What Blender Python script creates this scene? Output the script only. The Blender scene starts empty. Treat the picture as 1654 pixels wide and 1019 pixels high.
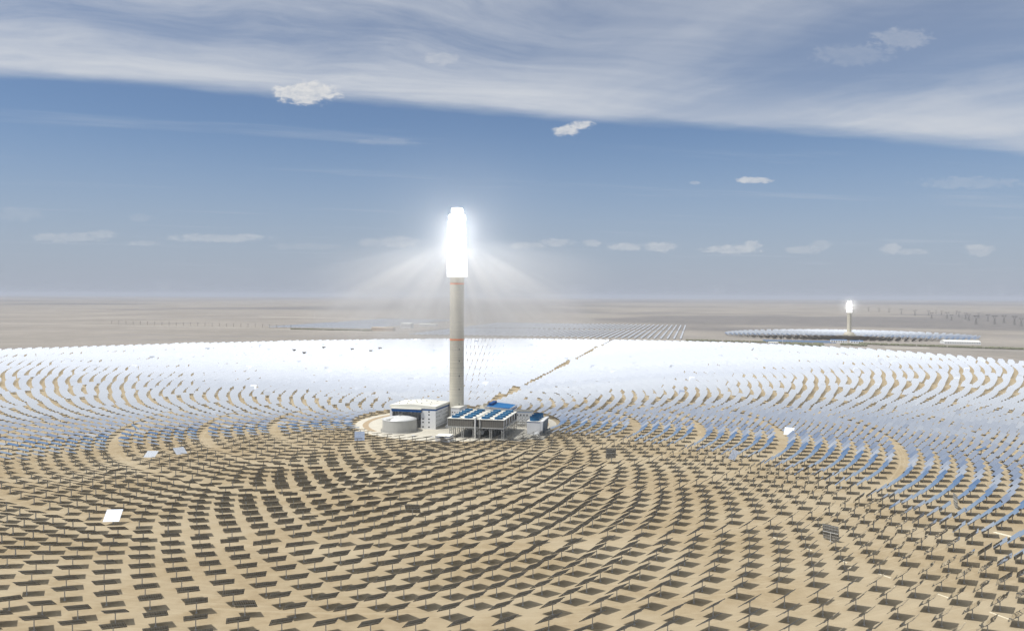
import bpy, math, random
import numpy as np
from mathutils import Vector, Matrix
R = math.radians
random.seed(7); rng = np.random.default_rng(11)
sc = bpy.context.scene
col = sc.collection
PI = math.pi

# ------------------------------------------------------------------ camera
F = 1286.0; CAMH = 154.0; HZ = 478.5; ROLL = R(0.27)
PITCH = math.atan((509.5-HZ)/F)
cd = bpy.data.cameras.new('camera'); cam = bpy.data.objects.new('camera', cd); col.objects.link(cam)
cd.sensor_width = 36; cd.lens = 36*F/1654; cd.clip_start = 1; cd.clip_end = 400000
cam.matrix_world = Matrix.Translation((0, 0, CAMH)) @ Matrix.Rotation(PI/2-PITCH, 4, 'X') @ Matrix.Rotation(ROLL, 4, 'Z')
sc.camera = cam

# ------------------------------------------------------------------ sun, sky
SUN = Vector((-2.55, -1.0, 0.0)); SUN_EL = R(63.0)
SAZ = math.atan2(SUN.x, SUN.y)
SUN = Vector((math.sin(SAZ)*math.cos(SUN_EL), math.cos(SAZ)*math.cos(SUN_EL), math.sin(SUN_EL)))
sl = bpy.data.lights.new('sun', 'SUN'); sl.energy = 4.8; sl.angle = R(0.5); sl.color = (1.0, 0.955, 0.89)
so = bpy.data.objects.new('sun', sl); col.objects.link(so)
so.rotation_euler = SUN.to_track_quat('Z', 'Y').to_euler(); so.location = (-400, -160, 900)

world = bpy.data.worlds.new('World'); sc.world = world; world.use_nodes = True
WN = world.node_tree.nodes; WL = world.node_tree.links; WN.clear()
class NT:
    """tiny helper to write node maths"""
    def __init__(s, tree): s.n = tree.nodes; s.l = tree.links
    def node(s, t, **k):
        x = s.n.new(t)
        for a, b in k.items(): setattr(x, a, b)
        return x
    def put(s, sock, v):
        if hasattr(v, 'links') or isinstance(v, bpy.types.NodeSocket): s.l.new(v, sock)
        elif v is not None: sock.default_value = v
    def m(s, op, a, b=None, c=None, clamp=False):
        x = s.node('ShaderNodeMath', operation=op, use_clamp=clamp)
        s.put(x.inputs[0], a); s.put(x.inputs[1], b); s.put(x.inputs[2], c); return x.outputs[0]
    def v(s, op, a, b=None, c=None):
        x = s.node('ShaderNodeVectorMath', operation=op)
        s.put(x.inputs[0], a); s.put(x.inputs[1], b)
        if c is not None: s.put(x.inputs[2], c)
        return x.outputs['Value'] if op in ('LENGTH', 'DOT_PRODUCT', 'DISTANCE') else x.outputs[0]
    def sep(s, a): x = s.node('ShaderNodeSeparateXYZ'); s.put(x.inputs[0], a); return x.outputs
    def comb(s, a, b, c=0.0):
        x = s.node('ShaderNodeCombineXYZ'); s.put(x.inputs[0], a); s.put(x.inputs[1], b); s.put(x.inputs[2], c); return x.outputs[0]
    def noise(s, vec, scale, detail=4, rough=.5, dist=0.0):
        x = s.node('ShaderNodeTexNoise'); s.put(x.inputs['Vector'], vec)
        x.inputs['Scale'].default_value = scale; x.inputs['Detail'].default_value = detail
        x.inputs['Roughness'].default_value = rough; x.inputs['Distortion'].default_value = dist
        return x.outputs[0]
    def ss(s, v, a, b, c=0.0, d=1.0):
        x = s.node('ShaderNodeMapRange', interpolation_type='SMOOTHSTEP'); s.put(x.inputs[0], v)
        for i, q in enumerate((a, b, c, d)): x.inputs[1+i].default_value = q
        return x.outputs[0]
    def mix(s, f, a, b, blend='MIX'):
        x = s.node('ShaderNodeMix', data_type='RGBA', blend_type=blend)
        s.put(x.inputs[0], f)
        s.put(x.inputs[6], a if not isinstance(a, tuple) else (*a, 1.0)[:4]); s.put(x.inputs[7], b if not isinstance(b, tuple) else (*b, 1.0)[:4])
        return x.outputs[2]

w = NT(world.node_tree)
sky = w.node('ShaderNodeTexSky', sky_type='NISHITA'); sky.sun_disc = False
sky.sun_elevation = SUN_EL; sky.sun_rotation = SAZ
sky.altitude = 1100; sky.air_density = 1.0; sky.dust_density = .8; sky.ozone_density = 2.5
d = w.node('ShaderNodeTexCoord').outputs['Generated']
x, y, z = w.sep(d)[:3]
zz = w.m('MAXIMUM', z, 0.015)
px = w.m('DIVIDE', x, zz); py = w.m('DIVIDE', y, zz)
P = w.comb(px, py)
# streaky high cloud on a plane far above, axis along its straight edge
edge_a = math.atan(0.31)
along = w.m('ADD', w.m('MULTIPLY', px, math.cos(edge_a)), w.m('MULTIPLY', py, math.sin(edge_a)))
across = w.m('SUBTRACT', w.m('MULTIPLY', py, math.cos(edge_a)), w.m('MULTIPLY', px, math.sin(edge_a)))
warp = w.noise(P, 0.55, 3, .5)
warp2 = w.noise(w.v('ADD', P, (7.3, 2.1, 0)), 0.5, 3, .5)
al2 = w.m('ADD', along, w.m('MULTIPLY', warp, 1.2)); ac2 = w.m('ADD', across, w.m('MULTIPLY', warp2, 1.6))
streak = w.noise(w.comb(w.m('MULTIPLY', al2, .38), w.m('MULTIPLY', ac2, .95), 3.7), 1.0, 6, .50, .1)
fine = w.noise(w.comb(w.m('MULTIPLY', al2, 1.2), w.m('MULTIPLY', ac2, 3.4), 1.2), 1.7, 8, .66)
cl = w.m('ADD', w.m('MULTIPLY', streak, .68), w.m('MULTIPLY', fine, .32))
# second fan of streaks, steeper, to the right
th2 = math.atan2(-1.37, .735)
a3 = w.m('ADD', w.m('MULTIPLY', px, math.cos(th2)), w.m('MULTIPLY', py, math.sin(th2)))
b3 = w.m('SUBTRACT', w.m('MULTIPLY', py, math.cos(th2)), w.m('MULTIPLY', px, math.sin(th2)))
fan2 = w.noise(w.comb(w.m('ADD', w.m('MULTIPLY', a3, .30), w.m('MULTIPLY', warp2, .5)), w.m('ADD', w.m('MULTIPLY', b3, .9), w.m('MULTIPLY', warp, .9)), 5.1), .9, 6, .55, .1)
cl = w.m('ADD', cl, w.m('MULTIPLY', w.m('SUBTRACT', fan2, cl), w.m('MULTIPLY', w.ss(px, -.9, .8), .6)))
cir = w.ss(cl, .35, .64)
edgen = w.m('ADD', across, w.m('MULTIPLY', w.m('SUBTRACT', w.noise(w.comb(w.m('MULTIPLY', along, .5), across), .8, 6, .6), .5), .8))
emask = w.ss(edgen, 3.92, 4.30, 1.0, 0.0)
# brighter roll of cloud right along the edge
roll = w.m('MULTIPLY', w.ss(edgen, 3.0, 3.9), .30)
cir = w.m('MULTIPLY', w.m('ADD', w.m('ADD', w.m('MULTIPLY', cir, .54), w.m('ADD', roll, .20)), w.ss(z, .33, .58, 0.0, .48)), emask, clamp=True)
# wisps below the edge
wisp = w.m('MULTIPLY', w.ss(w.noise(w.comb(w.m('MULTIPLY', along, .22), w.m('MULTIPLY', across, 1.1), 9.), 1.0, 6, .6), .55, .72), .22)
cir = w.m('MAXIMUM', cir, wisp)
# small cumulus heaps given by their direction: x/y, z/y, half widths, strength
heaps = [(495,153,50,17,1.0),(712,98,27,10,.30),(912,213,20,8,.9),(938,204,18,7,.9),(1215,292,30,5,.75),(1450,66,48,16,.24),(1370,92,62,16,.14),
 (115,384,64,7,.35),(165,379,22,8,.3),(355,385,78,7,.42),(230,393,24,4,.3),(600,392,18,7,.35),(645,390,34,9,.4),(850,397,30,5,.4),(900,392,26,6,.45),
 (956,393,14,6,.4),(1008,399,25,6,.5),(1066,399,26,8,.55),(1182,403,44,7,.6),(1215,397,14,8,.55),(1300,404,34,6,.35),(1325,396,16,8,.25),(1438,402,18,8,.45),(1470,407,26,5,.35),
 (1580,404,22,9,.5),(30,346,40,10,.14),(230,352,20,7,.14),(500,398,60,5,.15),(1560,296,80,9,.16),(1120,296,8,3,.3),(620,230,50,5,.14)]
u = w.m('DIVIDE', x, w.m('MAXIMUM', y, .05)); vv = w.m('DIVIDE', z, w.m('MAXIMUM', y, .05))
uv = w.comb(u, vv)
acc = None; stg = None
for (hx, hy, ha, hb, hs) in heaps:
    u0 = (hx-827)/F; v0 = (HZ-hy+(hx-827)*ROLL)/F
    q = w.v('MULTIPLY_ADD', uv, (F/ha, F/hb, 0), (-u0*F/ha, -v0*F/hb, 0))
    l = w.m('MULTIPLY', w.m('SUBTRACT', 1.55, w.v('LENGTH', q), clamp=True), 1.0)
    # strength folded in as a pair: coverage * strength
    t = w.m('MULTIPLY', w.ss(l, 0.0, .35), hs*(.72 if hy > 300 else .92))
    acc = l if acc is None else w.m('MAXIMUM', acc, l); stg = t if stg is None else w.m('MAXIMUM', stg, t)
puff = w.noise(w.comb(w.m('MULTIPLY', u, 1.0), w.m('MULTIPLY', vv, 2.1)), 60, 8, .62, .4)
puff2 = w.noise(w.comb(u, w.m('MULTIPLY', vv, 1.6)), 150, 5, .6)
hn = w.m('ADD', w.m('MULTIPLY', puff, .75), w.m('MULTIPLY', puff2, .25))
heap = w.m('MULTIPLY', w.ss(w.m('ADD', acc, w.m('MULTIPLY', w.m('SUBTRACT', hn, .5), 2.4)), .30, .90), stg)
heap = w.m('MULTIPLY', heap, w.m('GREATER_THAN', y, .1))
grey = w.ss(z, .0, .22, .80, .03)
skyc = w.mix(grey, w.v('MULTIPLY', sky.outputs[0], (0.94, .99, 1.07)), (4.25, 4.8, 6.1))
cirus_col = (7.0, 7.4, 8.1, 1); heap_col = w.mix(w.ss(hn, .40, .62), (7.0, 7.3, 7.8), (8.7, 8.7, 8.7))
# thin cloud is brighter round the sun
ca = w.v('DOT_PRODUCT', d, tuple(SUN))
near = w.m('POWER', w.m('MAXIMUM', ca, 0.0), 5.0)
cc = w.v('SCALE', cirus_col[:3], None); 
cc_node = cc.node; w.put(cc_node.inputs['Scale'], w.m('ADD', 1.0, w.m('MULTIPLY', near, .1)))
c1 = w.mix(cir, skyc, cc)
c2 = w.mix(heap, c1, heap_col)
veil = w.v('SCALE', (6.7, 6.75, 6.9)); w.put(veil.node.inputs['Scale'], near)   # thin high veil lit up round the sun
c2 = w.v('ADD', c2, veil)
below = w.ss(z, -.02, 0.0); c2 = w.mix(below, (3.2, 3.0, 2.7), c2)
bg = w.node('ShaderNodeBackground'); w.put(bg.inputs[0], c2); bg.inputs[1].default_value = 0.085
wo = w.node('ShaderNodeOutputWorld'); w.put(wo.inputs[0], bg.outputs[0])
world.cycles.sampling_method = 'MANUAL'; world.cycles.sample_map_resolution = 1024

sc.view_settings.view_transform = 'Standard'; sc.view_settings.look = 'None'
sc.view_settings.exposure = 0.0; sc.view_settings.gamma = 1.0
sc.cycles.caustics_reflective = False; sc.cycles.caustics_refractive = False
sc.cycles.max_bounces = 6; sc.cycles.diffuse_bounces = 2; sc.cycles.glossy_bounces = 4; sc.cycles.volume_bounces = 0
sc.cycles.sample_clamp_indirect = 4.0

# ------------------------------------------------------------------ helpers
def at(px_, py_, z=0.0):
    """picture point of the 1654 px photograph -> place on the ground (or at height z)"""
    hz = HZ + (px_-827)*math.tan(ROLL)
    dd = (CAMH-z)*F/(py_-hz); return Vector(((px_-827)*dd/F, dd, z))
def tag(o, label=None, cat=None, group=None, kind=None):
    if label: o['label'] = label
    if cat: o['category'] = cat
    if group: o['group'] = group
    if kind: o['kind'] = kind
    return o
def empty(name, loc, rz=0.0, **k):
    o = bpy.data.objects.new(name, None); col.objects.link(o); o.location = loc; o.rotation_euler = (0, 0, rz)
    o.empty_display_size = 1; return tag(o, **k)
MATS = {}
def mat(name, colr, rough=.8, metal=0.0, noise=0.0, nscale=.5, emit=None, estr=0.0, bump=0.0, spec=.3, stretch=(1, 1, 1)):
    if name in MATS: return MATS[name]
    m = bpy.data.materials.new(name); m.use_nodes = True; t = NT(m.node_tree)
    b = m.node_tree.nodes['Principled BSDF']
    b.inputs['Base Color'].default_value = (*colr, 1); b.inputs['Roughness'].default_value = rough
    b.inputs['Metallic'].default_value = metal; b.inputs['Specular IOR Level'].default_value = spec
    if noise:
        tc = t.node('ShaderNodeTexCoord').outputs['Object']
        v = t.v('MULTIPLY', tc, stretch)
        n = t.noise(v, nscale, 6, .6)
        f = t.m('ADD', 1.0-noise, t.m('MULTIPLY', n, 2*noise))
        s = t.v('SCALE', colr); t.put(s.node.inputs['Scale'], f); t.put(b.inputs['Base Color'], s)
        if bump:
            bp = t.node('ShaderNodeBump'); bp.inputs['Strength'].default_value = bump; t.put(bp.inputs['Height'], n); t.put(b.inputs['Normal'], bp.outputs[0])
    if emit: b.inputs['Emission Color'].default_value = (*emit, 1); b.inputs['Emission Strength'].default_value = estr
    MATS[name] = m; return m

class MB:
    """collects boxes, bars, tubes and sheets, then links them as ONE mesh object"""
    def __init__(s): s.v = []; s.f = []; s.mi = []; s.n = 0; s.smooth = []
    def add(s, vs, fs, mi=0, smooth=False):
        s.v += [tuple(q) for q in vs]; s.f += [tuple(i+s.n for i in q) for q in fs]; s.mi += [mi]*len(fs); s.smooth += [smooth]*len(fs); s.n += len(vs); return s
    def box(s, x0, x1, y0, y1, z0, z1, mi=0, M=None):
        vs = [Vector(q) for q in ((x0,y0,z0),(x1,y0,z0),(x1,y1,z0),(x0,y1,z0),(x0,y0,z1),(x1,y0,z1),(x1,y1,z1),(x0,y1,z1))]
        if M is not None: vs = [M @ q for q in vs]
        return s.add(vs, [(0,3,2,1),(4,5,6,7),(0,1,5,4),(1,2,6,5),(2,3,7,6),(3,0,4,7)], mi)
    def tube(s, a, b, r, r2=None, n=8, mi=0, cap=True):
        a = Vector(a); b = Vector(b); r2 = r if r2 is None else r2
        q = (b-a).to_track_quat('Z', 'Y'); vs = []
        for p_, rr in ((a, r), (b, r2)):
            for i in range(n):
                t_ = 2*PI*i/n; vs.append(p_ + q @ Vector((rr*math.cos(t_), rr*math.sin(t_), 0)))
        fs = [(i, (i+1) % n, n+(i+1) % n, n+i) for i in range(n)]
        s.add(vs, fs, mi, n > 6)
        if cap: s.add(vs, [tuple(range(n-1, -1, -1)), tuple(range(n, 2*n))], mi)
        return s
    def lathe(s, prof, n=32, c=(0, 0), mi=0, smooth=True, cap=True):
        vs = []
        for r, z_ in prof:
            for i in range(n): t_ = 2*PI*i/n; vs.append((c[0]+r*math.cos(t_), c[1]+r*math.sin(t_), z_))
        fs = []
        for k in range(len(prof)-1):
            for i in range(n): fs.append((k*n+i, k*n+(i+1) % n, (k+1)*n+(i+1) % n, (k+1)*n+i))
        s.add(vs, fs, mi, smooth)
        if cap: s.add(vs[:n], [tuple(range(n-1, -1, -1))], mi); s.add(vs[-n:], [tuple(range(n))], mi)
        return s
    def quad(s, a, b, c, d_, mi=0): return s.add([a, b, c, d_], [(0, 1, 2, 3)], mi)
    def mesh(s, name, mats):
        me = bpy.data.meshes.new(name); me.from_pydata(s.v, [], s.f); 
        for m_ in (mats if isinstance(mats, (list, tuple)) else [mats]): me.materials.append(m_)
        me.polygons.foreach_set('material_index', s.mi); me.polygons.foreach_set('use_smooth', s.smooth); me.update(); return me
    def build(s, name, mats, parent=None, **k):
        o = bpy.data.objects.new(name, s.mesh(name, mats)); col.objects.link(o)
        if parent: o.parent = parent
        return tag(o, **k)

# ------------------------------------------------------------------ materials
def ground_mat():
    m = bpy.data.materials.new('desert_ground'); m.use_nodes = True; t = NT(m.node_tree); b = m.node_tree.nodes['Principled BSDF']
    P_ = t.node('ShaderNodeNewGeometry').outputs['Position']
    sep = t.sep(P_)
    rel = t.v('LENGTH', t.v('MULTIPLY', t.v('ADD', P_, (66.6+50, -962-230, 0)), (1, 1, 0)))
    big = t.noise(P_, .0016, 5, .55); mid = t.noise(P_, .012, 6, .6); sm = t.noise(P_, .15, 6, .62); fine_ = t.noise(P_, 1.4, 5, .6)
    rot = t.v('MULTIPLY', P_, (.25, 1, 1)); str_ = t.noise(rot, .0045, 5, .6)
    inside = t.ss(t.m('ADD', rel, t.m('MULTIPLY', t.m('SUBTRACT', mid, .5), 160)), 1440, 1530, 1.0, 0.0)
    sand = t.mix(t.ss(sm, .3, .7), (.262, .208, .130), (.315, .256, .166))
    sand = t.mix(t.ss(mid, .38, .66), sand, (.34, .288, .20))
    grav = t.mix(t.ss(big, .3, .7), (.205, .19, .17), (.268, .247, .22))
    grav = t.mix(t.m('MULTIPLY', t.ss(str_, .52, .66), .6), grav, (.20, .19, .185))
    cloud_shade = t.noise(t.v('ADD', P_, (9000, 4000, 0)), .00017, 4, .55)
    grav = t.mix(t.m('MULTIPLY', t.ss(cloud_shade, .50, .56), .7), grav, (.125, .122, .125))  # far cloud shadows put into the gravel colour as dark patches
    grav = t.mix(t.m('MULTIPLY', t.ss(mid, .5, .7), .3), grav, (.35, .32, .28))
    # wheel tracks of the washing trucks: fine ring-shaped streaks round the tower
    T_ = t.v('ADD', P_, (66.6, -962, 0)); r_ = t.v('LENGTH', T_)
    trk = t.noise(t.comb(t.m('MULTIPLY', r_, .33), t.m('MULTIPLY', mid, 3.0), 0.0), 1.0, 3, .6)
    sand = t.mix(t.m('MULTIPLY', t.ss(trk, .52, .68), .45), sand, (.385, .325, .225))
    trk2 = t.noise(t.comb(t.m('MULTIPLY', r_, .45), t.m('MULTIPLY', mid, 2.0), 4.0), 1.0, 4, .65)
    sand = t.mix(t.m('MULTIPLY', t.ss(trk2, .56, .70), .40), sand, (.205, .163, .108))
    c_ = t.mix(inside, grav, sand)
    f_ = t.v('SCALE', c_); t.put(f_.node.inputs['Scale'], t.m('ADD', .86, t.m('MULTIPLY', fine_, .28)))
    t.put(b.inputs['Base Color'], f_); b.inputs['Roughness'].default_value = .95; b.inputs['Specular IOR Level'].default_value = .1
    bp = t.node('ShaderNodeBump'); bp.inputs['Strength'].default_value = .35; bp.inputs['Distance'].default_value = .12
    t.put(bp.inputs['Height'], t.m('ADD', sm, fine_)); t.put(b.inputs['Normal'], bp.outputs[0])
    return m
def mirror_mat():
    m = bpy.data.materials.new('mirror_glass'); m.use_nodes = True; b = m.node_tree.nodes['Principled BSDF']; t = NT(m.node_tree)
    b.inputs['Metallic'].default_value = 1; b.inputs['Roughness'].default_value = .02
    b.inputs['Base Color'].default_value = (.95, .965, .975, 1)
    return m
M_mirror = mirror_mat()
M_back = mat('mirror_back_paint', (.175, .17, .155), .7, noise=.12, nscale=.8)
M_steel = mat('galvanised_steel', (.42, .42, .40), .55, .1, noise=.12, nscale=2.0)
M_post = mat('grey_post_steel', (.46, .46, .44), .6, .1, noise=.1, nscale=1.5)
M_conc = mat('pale_concrete', (.42, .40, .335), .9, noise=.14, nscale=.12, bump=.1)
M_yard = mat('yard_paving', (.47, .445, .375), .9, noise=.16, nscale=.06)
M_yard2 = mat('dark_yard_paving', (.29, .28, .245), .9, noise=.16, nscale=.08)
M_sandp = mat('planter_sand', (.33, .255, .165), .95, noise=.15, nscale=.3)
M_white = mat('white_cladding', (.68, .69, .695), .6, noise=.05, nscale=.15, stretch=(1, 1, .2))
M_roofw = mat('cream_roof', (.70, .69, .62), .7, noise=.05, nscale=.1)
M_blueband = mat('blue_band_paint', (.02, .085, .25), .6, spec=.1)
M_fan = mat('blue_fan_paint', (.012, .09, .20), .6, noise=.1, nscale=.7)
M_blueroof = mat('blue_roof_sheet', (.008, .13, .34), .6, noise=.06, nscale=.2)
M_dark = mat('dark_glass', (.03, .035, .045), .25)
M_grey = mat('weathered_grey', (.34, .335, .31), .8, noise=.2, nscale=.4)
M_louver = mat('louvre_bundles', (.135, .125, .105), .7, noise=.2, nscale=1.2)
M_pipe = mat('bright_pipe_cladding', (.62, .62, .60), .4, .5)
M_tank = mat('tank_cladding', (.42, .42, .40), .5, .15, noise=.1, nscale=.35, stretch=(1, 1, .15))
M_tankroof = mat('tank_roof', (.52, .53, .52), .5, .15, noise=.08, nscale=.3)

# ------------------------------------------------------------------ ground and yard
TX, TY = -66.6, 962.0
NORTH = R(14); RZ = -NORTH
g = MB(); S = 90000
g.quad((-S, -S, 0), (S, -S, 0), (S, S, 0), (-S, S, 0))
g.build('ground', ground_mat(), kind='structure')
def ring(name, m, r0, r1, a0, a1, z_, n=96, **k):
    b = MB()
    for i in range(n):
        t0 = a0+(a1-a0)*i/n; t1 = a0+(a1-a0)*(i+1)/n
        p = [(r0*math.sin(t0), r0*math.cos(t0), 0), (r1*math.sin(t0), r1*math.cos(t0), 0), (r1*math.sin(t1), r1*math.cos(t1), 0), (r0*math.sin(t1), r0*math.cos(t1), 0)]
        b.quad(p[0], p[3], p[2], p[1])
    o = b.build(name, m, **k); o.location = (TX, TY, z_); return o
ring('pavement', M_yard, 0.01, 121, 0, 2*PI, .05, kind='structure')
ring('verge', M_sandp, 105, 112, R(-125), R(-25), .10, kind='structure')
ring('verge', M_sandp, 108, 112, R(40), R(118), .10, kind='structure')
yd = MB(); yd.box(-46, 44, -92, -78, .06, .11); yd.box(-6, 62, -78, -20, .06, .11)
o = yd.build('road', M_yard2, kind='structure'); o.location = (TX+60, TY-20, 0); o.rotation_euler.z = RZ

# ------------------------------------------------------------------ heliostats
HW, HH, HZC = 10.5, 9.8, 5.55
zones = [(130, 12.3, 7, 53), (225, 13, 5, 73), (298, 13, 6, 95), (384, 13, 8, 124), (495, 13, 8, 149), (604, 15.2, 9, 186),
         (748, 17.5, 11, 232), (946, 19.5, 12, 290), (1186, 21.5, 13, 362), (1488, 23.0, 17, 450)]
# outer rim seen in the photograph: (picture x, picture y of the last post feet)
rim_px = [(-120, 574), (0, 568), (100, 565), (200, 561.5), (300, 558), (400, 556), (500, 553.5), (600, 552), (738, 550.5), (900, 551), (1000, 552.5), (1100, 554.5), (1200, 557.5),
          (1300, 562), (1400, 567.5), (1500, 575), (1600, 583.5), (1654, 589), (1800, 606)]
rim = [(at(a, b).x-TX, at(a, b).y-TY) for a, b in rim_px]
rim_a = np.array([math.atan2(a, b) for a, b in rim]); rim_r = np.array([math.hypot(a, b) for a, b in rim])
pts = []
for zi, (r0, dr, n, N) in enumerate(zones):
    for k in range(n):
        r = r0+dr*k
        a = (np.arange(N)+(.5 if k % 2 else 0)+zi*.37)*2*PI/N
        a = (a+PI) % (2*PI)-PI
        X = TX+r*np.sin(a); Y = TY+r*np.cos(a)
        lim = np.interp(a, rim_a, rim_r)
        ok = (r < lim) | ((Y < TY) & (r < 1150))
        # straight service road from the yard outwards
        off = r*np.sin(a-R(13.1)); ok &= ~((np.abs(off) < 6.4) & (np.abs(a) < 1.2))
        ok &= (Y > 285) & (np.abs(X) < .72*Y+70)
        pts.append(np.stack([X[ok], Y[ok], np.full(ok.sum(), r)], 1))
pts = np.concatenate(pts)
pts[:, :2] += rng.normal(0, .12, (len(pts), 2))
NH = len(pts)
# aim: mirror normals halve the angle between the sun and the receiver
tgt = np.array([TX, TY, 222.0])
C = np.stack([pts[:, 0], pts[:, 1], np.full(NH, HZC)], 1)
td = tgt-C; td[:, 2] += rng.uniform(-14, 14, NH); td[:, 0] += rng.uniform(-6, 6, NH)
td /= np.linalg.norm(td, axis=1)[:, None]
nn = td+np.array(SUN); nn += rng.normal(0, .0055, (NH, 3)); nn /= np.linalg.norm(nn, axis=1)[:, None]
# odd ones out of line, found in the photograph by the foot of their post
def toward(p, up, side=0.0, away=False):
    """normal of a mirror at p turned to (or away from) the drone, raised by `up` degrees"""
    az = math.atan2(-p[0], -p[1])+R(side)+(PI if away else 0)
    return np.array([math.sin(az)*math.cos(R(up)), math.cos(az)*math.cos(R(up)), math.sin(R(up))])
odd = [(583.5, 713.5, 'upright', 'upright blue square mirror facing out on the left rim of the paved yard', 16, 4, False),
       (1277, 707, 'bright', 'bright white upturned mirror by a curved sandy gap right of the yard', 52, 12, False),
       (241, 745, 'tilted', 'pale tilted mirror at the left below the curved sandy gap, larger of a pair', 64, 25, False),
       (284, 738, 'tilted2', 'light blue tilted mirror at the left, smaller neighbour of a pale tilted mirror', 58, -25, False),
       (168, 849, 'bright', 'lone bright white mirror among dark ones on the lower left sand', 84, 0, False),
       (653, 838, 'steep', 'grey-backed mirror tilted more steeply than its neighbours left of centre', 38, 12, True),
       (1357, 872, 'grid', 'mirror turned upright with its grey gridded back showing on the right sand', 8, 25, True),
       (998, 741, 'dark', 'dark mirror standing upright among the near rows right of the yard', 6, -25, True),
       (1187, 747, 'pale', 'pale blue upright mirror leaning at the right below the reflecting rows', 30, 55, False),
       (1566, 823, 'edge', 'dark upright mirror seen edge on among blue ones near the right border', 4, 75, True),
       (472, 570, 'far', 'dark back of a stowed mirror high on the white far field, left of the group', 25, 15, True),
       (495, 574, 'far', 'dark back of a stowed mirror low in the white far field, second from the left', 25, 15, True),
       (522, 566, 'far', 'small grey stowed mirror back, uppermost of the left group on the white far field', 30, 10, True),
       (566, 568, 'far', 'blue grey back of a stowed mirror in the white far field midway to the tower', 30, 10, True),
       (598, 572, 'far', 'grey stowed mirror back, lower of two in the white field left of the tower', 30, 10, True),
       (610, 567, 'far', 'grey stowed mirror back, upper of two in the white field left of the tower', 30, 10, True)]
odd_idx = {}
for (a, b, kd, lab, up, side, away) in odd:
    p = at(a, b); dist = np.hypot(pts[:, 0]-p.x, pts[:, 1]-p.y)
    for i in np.argsort(dist):
        if int(i) not in odd_idx: break
    i = int(i)
    if kd == 'bright':
        vw = np.array([0, 0, CAMH])-C[i]; vw /= np.linalg.norm(vw); q_ = np.array(SUN)+np.array([.12, .05, -.05]); nn[i] = vw+q_/np.linalg.norm(q_); nn[i] /= np.linalg.norm(nn[i])
    else: nn[i] = toward(pts[i], up, side, away)
    odd_idx[i] = lab
# a few more mirrors off target by some degrees, as in any such field
off = rng.choice(NH, 260, replace=False)
for i in off:
    if int(i) in odd_idx: continue
    nn[i] += rng.normal(0, .07 if rng.random() < .8 else .2, 3); nn[i] /= np.linalg.norm(nn[i])
def frames(nn_):
    up = np.array([0, 0, 1.0]); u_ = np.cross(up, nn_); ln = np.linalg.norm(u_, axis=1)[:, None]; u_ = np.where(ln > 1e-4, u_/np.maximum(ln, 1e-6), [1, 0, 0])
    v_ = np.cross(nn_, u_); return u_, v_
U, V = frames(nn)
# picture position of every mirror, to find the 300 that show largest
def project(p):
    M = np.array(cam.matrix_world.inverted()); q = np.c_[p, np.ones(len(p))] @ M.T
    return 827+F*q[:, 0]/-q[:, 2], 509.5-F*q[:, 1]/-q[:, 2], -q[:, 2]
sx, sy, sd = project(C)
infr = (sx > -16) & (sx < 1670) & (sy < 1034) & (sy > 0)
view = np.array([0, 0, CAMH])-C; vl = np.linalg.norm(view, axis=1); face = np.abs((nn*view).sum(1)/vl)
order = np.argsort(np.where(infr, vl, 1e9))
near_idx = [int(i) for i in order if int(i) not in odd_idx][:300]
indiv = set(near_idx) | set(odd_idx)

# one heliostat with its parts: mirror, back_frame, post (> drive)
FX, FY = 5, 7
mb = MB(); fw = HW/FX; fh = HH/FY
r2 = random.Random(3)
for i in range(FX):
    for j in range(FY):
        cx = -HW/2+(i+.5)*fw; cy = -HH/2+(j+.5)*fh; a = fw/2-.03; b = fh/2-.03
        ta = r2.gauss(0, .003); tb = r2.gauss(0, .003)
        vs = []
        for zt in (-.045, 0):
            for (p, q) in ((-a, -b), (a, -b), (a, b), (-a, b)): vs.append((cx+p, cy+q, .28+zt+p*ta+q*tb))
        mb.add(vs, [(4, 5, 6, 7)], 0); mb.add(vs, [(0, 3, 2, 1), (0, 1, 5, 4), (1, 2, 6, 5), (2, 3, 7, 6), (3, 0, 4, 7)], 1)
me_mirror = mb.mesh('mirror', [M_mirror, M_back])
bf = MB()
bf.tube((-HW/2+.3, 0, -.18), (HW/2-.3, 0, -.18), .21, n=8)
for i in range(FX*2):
    x_ = -HW/2+(i+.5)*fw/2*1.0
    bf.box(x_-.07, x_+.07, -HH/2+.15, HH/2-.15, .07, .225)
    bf.box(x_-.035, x_+.035, -2.3, 2.3, -.10, .068)
for y_ in (-HH*.42, -HH*.22, HH*.22, HH*.42): bf.box(-HW/2+.1, HW/2-.1, y_-.09, y_+.09, -.035, .066)
me_bf = bf.mesh('back_frame', M_steel)
po = MB(); po.tube((0, 0, .12), (0, 0, HZC-.75), .27, .23, n=12); po.tube((0, 0, .0), (0, 0, .12), .62, n=12)
po.box(-.16, .16, -.42, -.24, .9, 1.7)
me_post = po.mesh('post', M_post)
dr = MB(); dr.tube((0, 0, HZC-.75), (0, 0, HZC-.15), .36, n=12); dr.tube((-.55, 0, HZC-.28), (.55, 0, HZC-.28), .26, n=10)
me_drive = dr.mesh('drive', M_steel)
src = {}
def part(name, me, parent, M=None):
    if name in src: o = src[name].copy()
    else: o = bpy.data.objects.new(name, me); src[name] = o
    o.parent = parent; col.objects.link(o)
    o.matrix_basis = M if M is not None else Matrix.Identity(4); return o
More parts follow.
